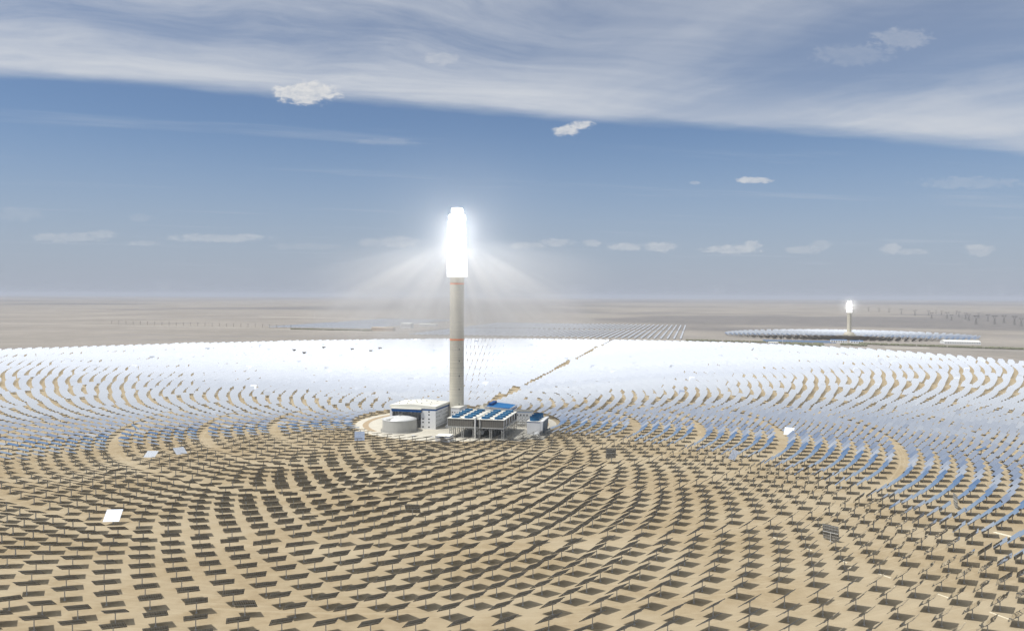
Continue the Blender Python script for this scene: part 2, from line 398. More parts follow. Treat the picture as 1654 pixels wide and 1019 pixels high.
def heliostat(i, label, group):
    root = empty('heliostat', (pts[i, 0], pts[i, 1], 0), label=label, cat='heliostat', group=group)
    c_ = Vector((0, 0, HZC)); u_, v_, n_ = Vector(U[i]), Vector(V[i]), Vector(nn[i])
    M = Matrix(((u_.x, v_.x, n_.x, 0), (u_.y, v_.y, n_.y, 0), (u_.z, v_.z, n_.z, HZC), (0, 0, 0, 1)))
    part('mirror', me_mirror, root, M); part('back_frame', me_bf, root, M)
    az = math.atan2(u_.y, u_.x); Mz = Matrix.Rotation(az, 4, 'Z')
    p = part('post', me_post, root, Mz); part('drive', me_drive, p)
for i in near_idx:
    heliostat(i, 'grey-backed mirror tilted on a single post in the nearest rows on open sand', 'heliostats in the nearest rows')
for i, lab in odd_idx.items():
    heliostat(i, lab, None)

# all the others: one mesh
def bulk(idx, lod, C_, U_, V_, N_, W_, H_, zc):
    """vertex and face arrays of many simple heliostats"""
    vs = []; fs = []; mi = []
    t = []
    def bx(x0, x1, y0, y1, z0, z1):
        return [(x0,y0,z0),(x1,y0,z0),(x1,y1,z0),(x0,y1,z0),(x0,y0,z1),(x1,y0,z1),(x1,y1,z1),(x0,y1,z1)]
    BF = [(0,3,2,1),(4,5,6,7),(0,1,5,4),(1,2,6,5),(2,3,7,6),(3,0,4,7)]
    def put(vv_, ff, mm): 
        n0 = len(vs); vs.extend(vv_); fs.extend([tuple(q+n0 for q in f) for f in ff]); mi.extend(mm)
    put(bx(-W_/2, W_/2, -H_/2, H_/2, .2, .28), BF, [1, 0, 1, 1, 1, 1])
    if lod == 1:
        put(bx(-W_/2+.3, W_/2-.3, -.2, .2, -.35, .0), BF, [2]*6)
        for k in range(6):
            x_ = -W_/2+(k+.5)*W_/6; put(bx(x_-.08, x_+.08, -H_/2+.2, H_/2-.2, .0, .19), BF, [2]*6)
        for y_ in (-H_*.36, H_*.36): put(bx(-W_/2+.15, W_/2-.15, y_-.07, y_+.07, -.08, -.003), BF, [2]*6)
    nl = len(vs)
    a_ = .26
    pb = bx(-a_, a_, -a_, a_, 0.0, zc-.2); put(pb, [f for f in BF if f != (0,3,2,1)], [3]*5)
    vs = np.array(vs, float); n_ = len(idx)
    out = np.empty((n_, len(vs), 3))
    L = vs[:nl]
    out[:, :nl] = C_[:, None, :] + L[None, :, 0, None]*U_[:, None, :] + L[None, :, 1, None]*V_[:, None, :] + L[None, :, 2, None]*N_[:, None, :]
    base = C_.copy(); base[:, 2] = 0
    out[:, nl:] = base[:, None, :] + vs[None, nl:]
    fs = np.array(fs)
    F_ = (fs[None] + (np.arange(n_)*len(vs))[:, None, None]).reshape(-1, 4)
    return out.reshape(-1, 3), F_, np.tile(np.array(mi), n_)
def bulk_obj(name, sets, **k):
    v0 = 0; VS = []; FS = []; MI = []
    for (a, b, c_) in sets: VS.append(a); FS.append(b+v0); MI.append(c_); v0 += len(a)
    VS = np.concatenate(VS); FS = np.concatenate(FS); MI = np.concatenate(MI)
    me = bpy.data.meshes.new(name); me.vertices.add(len(VS)); me.vertices.foreach_set('co', VS.astype(np.float32).ravel())
    me.loops.add(FS.size); me.loops.foreach_set('vertex_index', FS.astype(np.int32).ravel())
    me.polygons.add(len(FS)); me.polygons.foreach_set('loop_start', np.arange(0, FS.size, 4, dtype=np.int32)); me.polygons.foreach_set('loop_total', np.full(len(FS), 4, np.int32))
    for m_ in (M_mirror, M_back, M_steel, M_post): me.materials.append(m_)
    me.polygons.foreach_set('material_index', MI.astype(np.int32)); me.polygons.foreach_set('use_smooth', np.zeros(len(FS), bool)); me.update(calc_edges=True); me.validate()
    o = bpy.data.objects.new(name, me); col.objects.link(o); return tag(o, **k)
rest = np.array([i for i in range(NH) if i not in indiv])
l1 = rest[vl[rest] < 1000]; l2 = rest[vl[rest] >= 1000]
bulk_obj('heliostat_field', [bulk(q, lod, C[q], U[q], V[q], nn[q], HW, HH, HZC) for q, lod in ((l1, 1), (l2, 2))],
         label='thousands of mirrors in rings round the tall tower, white and blue beyond it', cat='heliostats', kind='stuff')

# ------------------------------------------------------------------ main tower
def tower_shaft_mat():
    m = bpy.data.materials.new('cast_concrete'); m.use_nodes = True; t = NT(m.node_tree); b = m.node_tree.nodes['Principled BSDF']
    tc = t.node('ShaderNodeTexCoord').outputs['Object']; s_ = t.sep(tc)
    lift = t.noise(t.comb(0.0, 0.0, s_[2]), .42, 2, .5)
    bl = t.noise(t.v('MULTIPLY', tc, (1, 1, .35)), .10, 6, .6)
    seam = t.m('LESS_THAN', t.m('FRACT', t.m('MULTIPLY', s_[2], 1/3.2)), .06)
    c_ = t.mix(t.ss(lift, .35, .65), (.58, .55, .455), (.66, .62, .515))
    c_ = t.mix(t.m('MULTIPLY', t.ss(bl, .45, .7), .5), c_, (.41, .385, .32))
    c_ = t.mix(t.m('MULTIPLY', seam, .45), c_, (.30, .285, .24))
    t.put(b.inputs['Base Color'], c_); b.inputs['Roughness'].default_value = .85; return m
M_shaft = tower_shaft_mat()
M_orange = mat('orange_band_paint', (.88, .25, .04), .6)
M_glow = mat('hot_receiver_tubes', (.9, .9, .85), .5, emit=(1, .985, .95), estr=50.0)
M_spill_glow = mat('shield_painted_glow', (.9, .9, .88), .6, emit=(1, .99, .97), estr=2.0)  # mirror light spilled on shield and cap, put in as emission
def dots(mbx, r, spec):
    for (a, z_) in spec:
        M = Matrix.Rotation(a, 4, 'Z') @ Matrix.Translation((0, -r, z_)); mbx.box(-.45, .45, -.08, .25, -.8, .8, M=M)
tw = empty('solar_tower', (TX, TY, 0), RZ, label='tall pale concrete tower with blazing white receiver and two orange bands beside the yard', cat='tower')
MB().lathe([(8.75, 0), (8.6, 60), (8.5, 100.6)], 64).lathe([(8.48, 102.6), (8.45, 168)], 64).lathe([(8.44, 169.6), (8.43, 177)], 64).build('shaft', M_shaft, tw)
for z_, r in ((100.6, 8.66), (168.0, 8.6)):
    MB().lathe([(r, z_), (r, z_+(2.0 if z_ < 150 else 1.6))], 64).build('band', M_orange, tw)
wb = MB(); dots(wb, 8.62, [(R(38), h) for h in (24, 42, 58, 76, 90)]+[(R(-70), h) for h in (108, 112, 118, 124, 130, 136, 140)]); wb.build('window', M_dark, tw)
MB().lathe([(8.5, 177), (12.2, 177.1), (12.2, 182.5), (12.05, 182.6), (12.05, 187.5), (12.2, 187.6), (12.2, 192.6), (12.05, 192.7), (12.05, 197.6), (12.2, 197.7), (12.2, 198.5)], 40).build('heat_shield', M_spill_glow, tw)
MB().lathe([(9.2, 198.5), (9.2, 210.5), (10, 211), (10, 219), (9.2, 219.6), (9.1, 238.6), (9.6, 239), (9.6, 250.6)], 20, smooth=False).build('receiver', M_glow, tw)
MB().lathe([(7.2, 250.6), (7.2, 258.2), (6.2, 259.6)], 32).tube((0, 0, 259), (0, 0, 260.5), .8).build('cap', M_spill_glow, tw)
# ------------------------------------------------------------------ power block
mbd = empty('turbine_hall', (-87.6, 916, 0), R(-15), label='large white industrial hall with shallow cream roof and blue band left of the tower', cat='building')
L0 = -57; D0 = 47
b = MB(); b.box(-18, 0, 0, D0, 0, 21.4); b.box(L0, -18, 9, D0, 0, 21.4); b.box(L0, L0+3, 0, 9, 0, 21.4)
b.build('wall', M_white, mbd)
b = MB(); b.box(-18.05, .06, -.06, D0+.06, 21.4, 23.3); b.box(L0-.06, -18.05, 3, D0+.06, 21.4, 23.3); b.box(-54, -17.2, -2.5, 2.9, 19.4, 22.4); b.build('band', M_blueband, mbd)
# parapet and low gable roof
b = MB(); zf, ze, zr = 23.3, 26.3, 28.2
xs = [L0-.3, (L0)/2-2, .3]; zs = [ze, zr, ze]
for (y0, y1) in ((-.3, D0+.3),):
    vs = []
    for y_ in (y0, y1):
        vs += [(xs[0], y_, zf), (xs[2], y_, zf), (xs[2], y_, zs[2]), (xs[1], y_, zs[1]), (xs[0], y_, zs[0])]
    b.add(vs, [(0, 1, 2, 3, 4), (9, 8, 7, 6, 5), (0, 5, 6, 1), (1, 6, 7, 2), (2, 7, 8, 3), (3, 8, 9, 4), (4, 9, 5, 0)])
b.box(-54.5, -17, -3, -.31, 22.4, 23.6)
rf = b.build('roof', M_roofw, mbd)
b = MB()
for (x_, y_) in ((-50, 12), (-44, 26), (-38, 8), (-36, 30), (-30, 18), (-24, 34), (-22, 12), (-15, 26), (-10, 10), (-33, 40), (-12, 38), (-46, 38)):
    zz_ = ze+(zr-ze)*(1-abs(x_-xs[1])/29); b.tube((x_, y_, zz_-.3), (x_, y_, zz_+.7), .75, n=10)
b.build('roof_vent', M_grey, rf)
b = MB(); 
for x_ in (-19.8+1.0,): pass
for x_, s_ in ((-8.2, 0), (-15.5, 2)):
    for h in (20.1, 16.6, 11.6, 7.8, 2.4)[s_:]: b.box(x_-.9, x_+.9, -.05, .05, h-.75, h+.75)
for k in range(10):
    y_ = 3+k*4.2
    for h in (18.4, 14, 9.4, 4.6):
        if random.random() < .82: b.box(-.04, .05, y_, y_+1.2, h-.6, h+.6)
b.build('window', M_dark, mbd)
b = MB(); b.box(.05, 1.4, 2, 30, 0, 2.6); b.build('plinth', M_grey, mbd)
b = MB()
for k in range(9):
    x_ = -52+k*4.0; b.tube((x_, 4+random.random()*3, 0), (x_, 4+random.random()*3, 19.2), .35+random.random()*.35)
for h in (14, 16, 17.8): b.tube((-54, 3+h*.2, h), (-18, 3+h*.2, h), .5)
for k in range(4): b.tube((-50+9*k, 2, 12.5), (-50+9*k, 8, 12.5), .9)
b.build('pipework', M_pipe, mbd)
b = MB(); b.box(-53, -19, 2.0, 8.9, 9.2, 9.6)
for k in range(8): b.box(-53+k*4.8, -52.6+k*4.8, 2.0, 2.4, 0, 19.4)
b.build('platform', M_grey, mbd)
an = empty('annex_block', (-73, 936, 0), R(-15), label='lower white annex with flat roof between the large hall and the tower', cat='building')
MB().box(0, 11, 4, 32, 0, 21.5).build('wall', M_white, an); MB().box(-.3+.6, 11.3, 3.7, 32.3, 21.5, 22.4).build('roof', M_roofw, an)
b = MB()
for k in range(3):
    for h in (5, 9, 13, 16.6): b.box(1.5+k*3, 2.7+k*3, 3.9, 4.05, h-.6, h+.6)
b.build('window', M_dark, an)
# hot salt tank
tk = empty('storage_tank', (at(646, 696).x, 905, 0), label='large round grey salt tank with shallow cone roof in front of the hall', cat='tank')
MB().lathe([(19.3, .8), (19.3, 13.6)], 72).build('shell', M_tank, tk)
b = MB(); b.lathe([(19.55, 13.6), (19.55, 14.1), (14, 15.6), (7, 16.8), (.2, 17.4)], 72); rf2 = b.build('roof', M_tankroof, tk)
b = MB(); M = Matrix.Rotation(R(-38), 4, 'Z')
b.box(-.8, .8, -17, -1, 15.3, 16.1, M=Matrix.Rotation(R(-38), 4, 'Z') @ Matrix.Translation((0, 0, 0)) @ Matrix.Rotation(R(6), 4, 'X') @ Matrix.Translation((0, 0, 1.2)))
b.box(-3, 3, -18.4, -15.5, 14.6, 15.3, M=M); b.tube((0, 0, 17), (0, 0, 18.6), 1.0); b.tube((1.5, 1, 17), (1.5, 1, 19.6), .35)
b.build('walkway', M_grey, tk)
b = MB(); b.lathe([(21.4, 0), (21.4, .8), (19.4, .8)], 72, cap=False); 
for k in range(60):
    a = 2*PI*k/60; b.box(-.12, .12, -.12, .12, .8, 2.6, M=Matrix.Translation((20.9*math.cos(a), 20.9*math.sin(a), 0)))
b.build('plinth', M_grey, tk)
b = MB()
for k in range(10):
    a = R(-88+k*7); r = 21.0; b.box(-.35, .35, -.5, .5, 0, 2.7+random.random(), M=Matrix.Translation((r*math.cos(a), r*math.sin(a), .0)) @ Matrix.Rotation(a, 4, 'Z'))
b.build('electric_cabinet', M_steel, tk)
# small control building
sb = empty('control_building', (at(703.6, 714).x, at(703.6, 714).y, 0), R(-12), label='small white flat-roofed building with blue trim at the front of the yard', cat='building')
MB().box(0, 15.5, 0, 15, 0, 5.3).build('wall', M_white, sb)
MB().box(-.1, 15.6, -.1, 15.1, 5.3, 5.9).build('band', M_blueband, sb)
MB().box(-.15, 15.65, -.15, 15.15, 5.9, 6.2).box(.4, 15.1, .4, 14.6, 6.2, 6.25).build('roof', M_roofw, sb)
b = MB(); 
for k in range(3): b.box(15.48, 15.56, 2+k*4.5, 3.6+k*4.5, 1.6, 3.4)
b.build('window', M_dark, sb)
# air cooled condenser
ac = empty('air_cooled_condenser', (at(723.6, 706.5).x, at(723.6, 706.5).y, 0), R(-12.5), label='raised steel cooling block with rows of blue fan rings beside the tower foot', cat='cooling plant')
AW, AD, A0, A1 = 63.0, 66.0, 11.6, 21.0
bays = [(0, 29.2), (33.8, AW)]
for bx0, bx1 in bays:
    b = MB(); b.box(bx0+.3, bx1-.3, AD-.5, AD, A0+.6, A1-.6); b.build('louvre_panel', M_louver, ac)
    b = MB(); b.box(bx0+.3, bx1-.3, 0, .5, A0+.6, A1-.6)
    wl = b.build('louvre_panel', M_louver, ac)
    b = MB()
    for k in range(15): x_ = bx0+.3+k*(bx1-bx0-.6)/14; b.box(x_-.06, x_+.06, -.12, -.003, A0+.6, A1-.6)
    for k in range(7): z_ = A0+1.2+k*1.25; b.box(bx0+.3, bx1-.3, -.10, -.004, z_-.05, z_+.05)
    b.build('louvre_frame', M_grey, wl)
b = MB(); b.box(-.5, AW+.5, -.5, AD+.5, A1-.6, A1); b.build('fan_deck', M_roofw, ac)
b = MB(); b.box(-.3, AW+.3, -.3, .7, A0-.5, A0+.55); b.box(-.3, AW+.3, AD-.7, AD+.3, A0-.5, A0+.55)
b.box(-.3, .7, .7, AD-.7, A0-.5, A0+.55); b.box(AW-.7, AW+.3, .7, AD-.7, A0-.5, A0+.55)
for k in range(1, 5): b.box(.7, AW-.7, k*12-.3, k*12+.3, A0-.4, A0+.4)
b.build('girder', M_steel, ac)
b = MB(); b.box(1, AW-1, 1.4, AD-1.4, A0+.7, A1-.7); b.build('core', M_dark, ac)
# wedge shaped white end panels
for sx_ in (0, AW):
    for k in range(6):
        y_ = k*AD/5; hw = 2.1
        for s_ in ((-.08, .12) if sx_ == AW else (-.12, .08),):
            ys = [max(0, y_-hw), min(AD, y_+hw)]
            vs = [(sx_+s_[0], ys[0], A1-.6), (sx_+s_[0], ys[1], A1-.6), (sx_+s_[0], y_+.2 if k else .2, A0+.6), (sx_+s_[0], y_-.2 if k else 0, A0+.6)]
            vs2 = [(v_[0]+.25*(1 if sx_ else -1), v_[1], v_[2]) for v_ in vs]
            b = MB(); b.add(vs+vs2, [(0, 1, 2, 3), (7, 6, 5, 4), (0, 4, 5, 1), (1, 5, 6, 2), (2, 6, 7, 3), (3, 7, 4, 0)]); b.build('end_panel', M_white, ac)
ringm = MB(); ringm.lathe([(5.0, 0), (4.55, .8), (4.7, 1.9)], 32, cap=False); ringm.lathe([(4.7, 1.9), (4.5, 1.9), (4.4, .8), (4.4, .3)], 32, cap=False, mi=1)
me_ring = ringm.mesh('fan_ring', [M_fan, mat('fan_rim', (.05, .20, .36), .4)])
bl = MB(); bl.tube((0, 0, 1.1), (0, 0, 1.9), .6)
for k in range(6):
    bl.box(.4, 4.3, -.42, .42, 1.35, 1.45, M=Matrix.Rotation(k*PI/3, 4, 'Z') @ Matrix.Rotation(R(10), 4, 'X'))
bl.lathe([(4.4, .02), (4.4, .06)], 28); me_blade = bl.mesh('fan_blades', M_fan)
src2 = {}
def fan(parent, x_, y_, z_, s_=1.0):
    if 'r' not in src2:
        a = bpy.data.objects.new('fan_ring', me_ring); b_ = bpy.data.objects.new('fan_blades', me_blade); src2['r'] = a; src2['b'] = b_
    else: a = src2['r'].copy(); b_ = src2['b'].copy()
    col.objects.link(a); col.objects.link(b_); a.parent = parent; a.location = (x_, y_, z_); a.scale = (s_, s_, 1); b_.parent = a
for k in range(5):
    for x_ in (7.4, 22.0, 41.2, 55.8): fan(ac, x_, 6.6+k*13.2, A1)
b = MB()
for k in range(11): b.box(30.3, 33.0, 2+k*5.9, 5+k*5.9, A1+.252, A1+1.2)
for x_ in (14.7, 48.5):
    for k in range(6): b.box(x_-2.0, x_+2.0, max(.2,k*13.2-1.0), min(AD-.2,k*13.2+1.0), A1, A1+.9)
b.box(30.6, 32.8, 0, AD, A1, A1+.25); b.build('service_walkway', M_roofw, ac)
b = MB()
for x_ in (3, 16.5, 29.5, 35, 48, 61.5):
    for y_ in (1.5, 16, 32, 48, 64.5):
        for (p, q) in ((-1.1, -1.1), (1.1, -1.1), (1.1, 1.1), (-1.1, 1.1)): b.box(x_+p-.2, x_+p+.2, y_+q-.2, y_+q+.2, 0, A0-.5)
        for h in (2.4, 5.0, 7.6, 10.0):
            b.box(x_-1.1, x_+1.1, y_-1.25, y_-1.02, h-.1, h+.1); b.box(x_+1.02, x_+1.25, y_-1.1, y_+1.1, h-.1, h+.1)
        if y_ < 10 or x_ > 60:
            for h in (0, 2.6, 5.2, 7.8): b.tube((x_-1.1, y_-1.1, h), (x_+1.1, y_-1.1, h+2.5), .09, n=4)
        for s_ in (-1, 1): b.tube((x_, y_, A0-4), (x_+s_*5, y_, A0-.5), .2, n=5)
b.build('lattice_leg', M_steel, ac)
b = MB(); b.tube((31.5, -1.6, 0), (31.5, -1.6, A1+.6), 1.05, n=14); b.tube((31.5, -1.6, A1+.6), (31.5, 4, A1+1.4), 1.05, n=14)
b.tube((36.6, 8, 5.6), (31.5, 14, 3), 2.6, n=14); b.tube((31.5, 14, 3.2), (31.5, 58, 3.2), 2.7, n=14); b.tube((36.6, -.9, A0), (36.6, -.9, A1), .5, n=10)
b.build('exhaust_duct', M_pipe, ac)
# blue roofed workshop behind the condenser
br = empty('blue_roofed_workshop', (at(784, 655.8, 16).x, 988, 0), R(-13), label='building with a bright blue sloping roof behind the fan deck', cat='building')
BW, BD_ = 31, 46
b = MB(); b.box(0, BW, 0, BD_, 0, 12.4); b.add([(0, 0, 12.4), (BW, 0, 12.4), (BW, 0, 13.6), (0, 0, 16.4), (0, BD_, 12.4), (BW, BD_, 12.4), (BW, BD_, 13.6), (0, BD_, 16.4)],
    [(0, 1, 2, 3), (7, 6, 5, 4), (1, 5, 6, 2), (0, 3, 7, 4)]); b.build('wall', M_white, br)
b = MB(); b.add([(.5, .5, 16.3), (BW-.5, .5, 13.55), (BW-.5, BD_-.5, 13.55), (.5, BD_-.5, 16.3), (.5, .5, 16.7), (BW-.5, .5, 13.95), (BW-.5, BD_-.5, 13.95), (.5, BD_-.5, 16.7)],
    [(0, 3, 2, 1), (4, 5, 6, 7), (0, 1, 5, 4), (1, 2, 6, 5), (2, 3, 7, 6), (3, 0, 4, 7)]); rr = b.build('roof', M_blueroof, br)
b = MB(); b.box(1.0, 5.6, 14, 40, 16.75, 19.2); b.build('ridge_housing', M_blueband, rr)
b = MB()
for (a, c_) in (((-.1, 0), (BW+.1, 0)), ((-.1, BD_), (BW+.1, BD_))):
    vs = [(a[0], a[1]-.35, 16.2), (c_[0], c_[1]-.35, 13.4), (c_[0], c_[1]+.35, 13.4), (a[0], a[1]+.35, 16.2), (a[0], a[1]-.35, 17.4), (c_[0], c_[1]-.35, 14.6), (c_[0], c_[1]+.35, 14.6), (a[0], a[1]+.35, 17.4)]
    b.add(vs, [(0, 3, 2, 1), (4, 5, 6, 7), (0, 1, 5, 4), (1, 2, 6, 5), (2, 3, 7, 6), (3, 0, 4, 7)])
b.box(BW-.35, BW+.35, .36, BD_-.36, 13.0, 14.6); b.build('parapet', M_white, br)
MB().box(BW+.01, BW+.09, 1, BD_-1, 10.6, 12.0).build('band', M_blueband, br)
wk = empty('low_workshop', (at(765, 657).x+10, 1000, 0), R(-13), label='low beige flat roofed block left of the bright blue roof', cat='building')
MB().box(-8, 11, 6, 52, 0, 9.0).build('wall', M_white, wk); MB().box(-8.3, 11.2, 5.7, 52.3, 9.0, 9.6).build('roof', M_conc, wk)
b = MB(); b.box(-1, 4, 34, 40, 9.6, 14.4); b.box(-6, -4.5, 10, 30, 9.6, 10.6)
for k in range(4): b.box(-2+k*3, -.6+k*3, 9, 10.4, 9.6, 10.6)
b.build('roof_unit', M_conc, wk)
# block on the right with four fans
rb = empty('fan_cooling_tower', (at(852, 702.4).x, at(852, 702.4).y, 0), R(-12.5), label='white box cooling tower with dark blue fans on top right of the fan deck', cat='cooling tower')
MB().box(0, 15, 0, 38, 0, 13.6).build('wall', M_white, rb)
MB().box(-.1, 15.1, -.1, 38.1, 13.6, 14.4).build('band', M_blueband, rb)
MB().box(-.2, 15.2, -.2, 38.2, 14.4, 15.0).build('fan_deck', M_roofw, rb)
b = MB(); b.add([(15.3, 1.4, 1), (15.3, 37, 1), (15.3, 37, 14.8), (15.3, 1.4, 14.8), (16.6, 1.4, 1), (16.6, 37, 1), (17.8, 37, 14.8), (17.8, 1.4, 14.8)],
    [(3, 2, 1, 0), (4, 5, 6, 7), (0, 1, 5, 4), (1, 2, 6, 5), (2, 3, 7, 6), (3, 0, 4, 7)]); b.build('louvre_panel', mat('blue_grey_louvre', (.05, .085, .12), .6, noise=.2, nscale=1), rb)
b = MB()
b.add([(15.2, 0, 0), (17.4, 0, 0), (18.2, 0, 15.2), (15.2, 0, 15.2), (15.2, 1.2, 0), (17.4, 1.2, 0), (18.2, 1.2, 15.2), (15.2, 1.2, 15.2)], [(0, 1, 2, 3), (7, 6, 5, 4), (1, 5, 6, 2), (3, 2, 6, 7), (0, 3, 7, 4)])
b.box(15.3, 18.6, 1.3, 38, 14.9, 15.5)
for k in range(7):
    y_ = 6+k*5.2; b.add([(16.5, y_, .9), (16.5, y_+.4, .9), (17.7, y_+.4, 14.8), (17.7, y_, 14.8), (16.75, y_, .9), (16.75, y_+.4, .9), (17.95, y_+.4, 14.8), (17.95, y_, 14.8)],
        [(4, 5, 6, 7), (0, 4, 7, 3), (1, 2, 6, 5)])
b.build('frame', M_white, rb)
for k in range(3): fan(rb, 7.5, 7+k*12.0, 15.0, 1.0)
b = MB()
for k in range(3): b.lathe([(5.9, 15.02), (5.45, 16.2), (5.5, 19.6)], 28, c=(7.5, 7+k*12.0), cap=False)
b.build('fan_stack', M_fan, rb)
# pipe rack and long low block behind it
rk = empty('long_service_building', (5, 992, 0), R(-12.5), label='long white service building with pale blue trim behind the pipe rack', cat='building')
MB().box(0, 20, 0, 14, 0, 9.4).build('wall', M_white, rk); MB().box(-.2, 20.2, -.2, 14.2, 10.4, 11.0).build('roof', M_conc, rk)
MB().box(-.08, 20.08, -.08, 14.08, 9.4, 10.4).build('band', mat('pale_blue_paint', (.25, .36, .55), .6), rk)
b = MB(); [b.box(2+k*4, 3.4+k*4, -.06, .04, 5, 7) for k in range(4)]; b.build('window', M_dark, rk)
pr = empty('pipe_rack', (1, 936, 0), R(-12.5), label='grey steel pipe rack between the fan deck and the white cooling tower', cat='pipe rack')
b = MB()
for x_ in (0, 6, 12, 17):
    for y_ in (0, 10, 20, 30): b.box(x_-.25, x_+.25, y_-.25, y_+.25, 0, 9)
for y_ in (0, 10, 20, 30):
    for h in (3.2, 6, 8.7): b.box(0, 17, y_-.2, y_+.2, h-.2, h+.2)
b.build('frame', M_steel, pr)
b = MB()
for k in range(7): b.tube((1+k*2.4, -1, 6.5+.3*(k % 3)), (1+k*2.4, 32, 6.5+.3*(k % 3)), .4+.15*(k % 2))
for k in range(4): b.tube((0, 4+k*8, 3.8), (17, 4+k*8, 3.8), .5)
b.build('pipe', M_pipe, pr)
b = MB(); b.tube((8, 6, 0), (8, 6, 3), 1.6, n=14); b.tube((12, 14, 1.6), (3, 14, 1.6), 1.5, n=14); b.box(12, 15, 22, 27, 0, 3); b.build('vessel', M_pipe, pr)
# yard clutter
for (a, c_, sx_, sy_, sz_, lab) in ((668, 706, 3, 2, 1.6, 'small pale crate on the paving in front of the round tank'), (724.5, 691, 6, 3, 2.6, 'white container beside the fan deck legs'),
        (697, 707, 5, 1.2, 1.0, 'low white pallet stack left of the small building'), (868, 703.5, 4, 3, 1.5, 'low white box before the white cooling tower')):
    p = at(a, c_); o = MB().box(-sx_/2, sx_/2, -sy_/2, sy_/2, 0, sz_).box(-sx_/2-.08, sx_/2+.08, -sy_/2-.08, sy_/2+.08, sz_, sz_+.12).build('storage_box', M_white, label=lab, cat='box'); o.location = (p.x, p.y, .06); o.rotation_euler.z = RZ

# ------------------------------------------------------------------ second plant
T2 = at(1372, 543.6)
t2 = empty('solar_tower', T2, RZ, label='small distant concrete tower with glowing tip inside its own mirror field at the right', cat='tower')
MB().lathe([(8.4, 18), (8.0, 96)], 32).build('shaft', M_shaft, t2)
MB().lathe([(10, 96), (10, 108)], 24).build('heat_shield', M_spill_glow, t2)
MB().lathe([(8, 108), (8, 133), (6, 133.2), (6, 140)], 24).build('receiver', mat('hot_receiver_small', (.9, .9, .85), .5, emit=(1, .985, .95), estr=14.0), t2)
b = MB(); b.lathe([(19, 0), (19, 15), (14, 18)], 24); b.box(-24, -8, -22, -6, 0, 9); b.box(4, 20, -24, -8, 0, 11); b.build('base_building', M_conc, t2)
q = []
for zi, (r0, n, N) in enumerate([(64, 4, 18), (140, 5, 34), (232, 6, 52), (346, 8, 76)]):
    for k in range(n):
        r = r0+18*k; a = (np.arange(N)+.5*(k % 2)+zi*.3)*2*PI/N; X = T2.x+r*np.sin(a); Y = T2.y+r*np.cos(a)
        ok = (X-T2.x)**2/500**2+(Y-T2.y-60)**2/430**2 < 1; q.append(np.stack([X[ok], Y[ok]], 1))
q = np.concatenate(q); C2 = np.c_[q, np.full(len(q), HZC)]
t_ = np.array([T2.x, T2.y, 122.0])-C2; t_[:, 2] += rng.uniform(-8, 8, len(q)); t_ /= np.linalg.norm(t_, axis=1)[:, None]; n2 = t_+np.array(SUN)+rng.normal(0, .004, (len(q), 3)); n2 /= np.linalg.norm(n2, axis=1)[:, None]
u2, v2 = frames(n2)
bulk_obj('heliostat_field', [bulk(q, 2, C2, u2, v2, n2, 15.5, 12.5, 7.0)], label='distant disc of mirrors round the small tower at the right', cat='heliostats', kind='stuff')

# ------------------------------------------------------------------ trough field
A = at(1102, 548.5); en = Vector((math.sin(R(13)), math.cos(R(13)), 0)); ee = Vector((math.cos(R(13)), -math.sin(R(13)), 0))
LT = 1450; M_trough = mat('trough_back', (.50, .51, .53), .6)
b = MB(); seg = 10; Wt = 3.2
for (y0, y1) in ((0, LT*.48), (LT*.52, LT)):
    pr_ = [(-Wt+2*Wt*i/seg, ((-Wt+2*Wt*i/seg)**2)/(4*1.9)) for i in range(seg+1)]
    tl = R(-24); pr_ = [(a*math.cos(tl)-c_*math.sin(tl), a*math.sin(tl)+c_*math.cos(tl)+2.9) for a, c_ in pr_]
    for i in range(seg):
        (a, c_), (a2, c2_) = pr_[i], pr_[i+1]
        b.add([(a, y0, c_), (a2, y0, c2_), (a2, y1, c2_), (a, y1, c_)], [(0, 1, 2, 3)], 0)
        b.add([(a, y0, c_-.1), (a2, y0, c2_-.1), (a2, y1, c2_-.1), (a, y1, c_-.1)], [(3, 2, 1, 0)], 1)
me_tr = b.mesh('reflector', [mat('trough_mirror', (.74, .76, .79), .6, 1.0), M_trough])
b = MB()
for k in range(int(LT/36)): b.box(-.2, .2, k*36, k*36+.5, 0, 3.0)
b.tube((0, 0, 4.8), (0, LT, 4.8), .12, n=5); me_ts = b.mesh('support', M_steel)
A2 = at(592, 531.5)
for k in range(67):
    p = A-ee*(23.6*k+6) if k < 45 else A2-ee*(23.6*(k-45))
    r_ = empty('trough_collector_row', p, R(-13), label='long parabolic mirror row running away across the far plain', cat='solar trough', group='parabolic trough rows beyond the field')
    for nm, me in (('reflector', me_tr), ('support', me_ts)):
        o = bpy.data.objects.new(nm, me); col.objects.link(o); o.parent = r_

# ------------------------------------------------------------------ far things on the plain
def hall(name, pa, w_, d_, h_, wallm, roofm, label, rz=RZ, win=True, group=None):
    p = at(*pa); r_ = empty(name, p, rz, label=label, cat='building', group=group)
    MB().box(-w_/2, w_/2, 0, d_, 0, h_).build('wall', wallm, r_)
    b = MB(); b.add([(-w_/2-.4, -.4, h_), (w_/2+.4, -.4, h_), (w_/2+.4, d_+.4, h_), (-w_/2-.4, d_+.4, h_), (-w_/2-.4, d_/2, h_+d_*.08), (w_/2+.4, d_/2, h_+d_*.08)], [(0, 1, 5, 4), (2, 3, 4, 5), (1, 2, 5), (3, 0, 4), (3, 2, 1, 0)])
    b.build('roof', roofm, r_)
    if win:
        b = MB(); n_ = max(3, int(w_/7))
        for k in range(n_): x_ = -w_/2+(k+.5)*w_/n_; b.box(x_-1.4, x_+1.4, -.1, .05, h_*.35, h_*.75)
        b.build('window', M_dark, r_)
    return r_
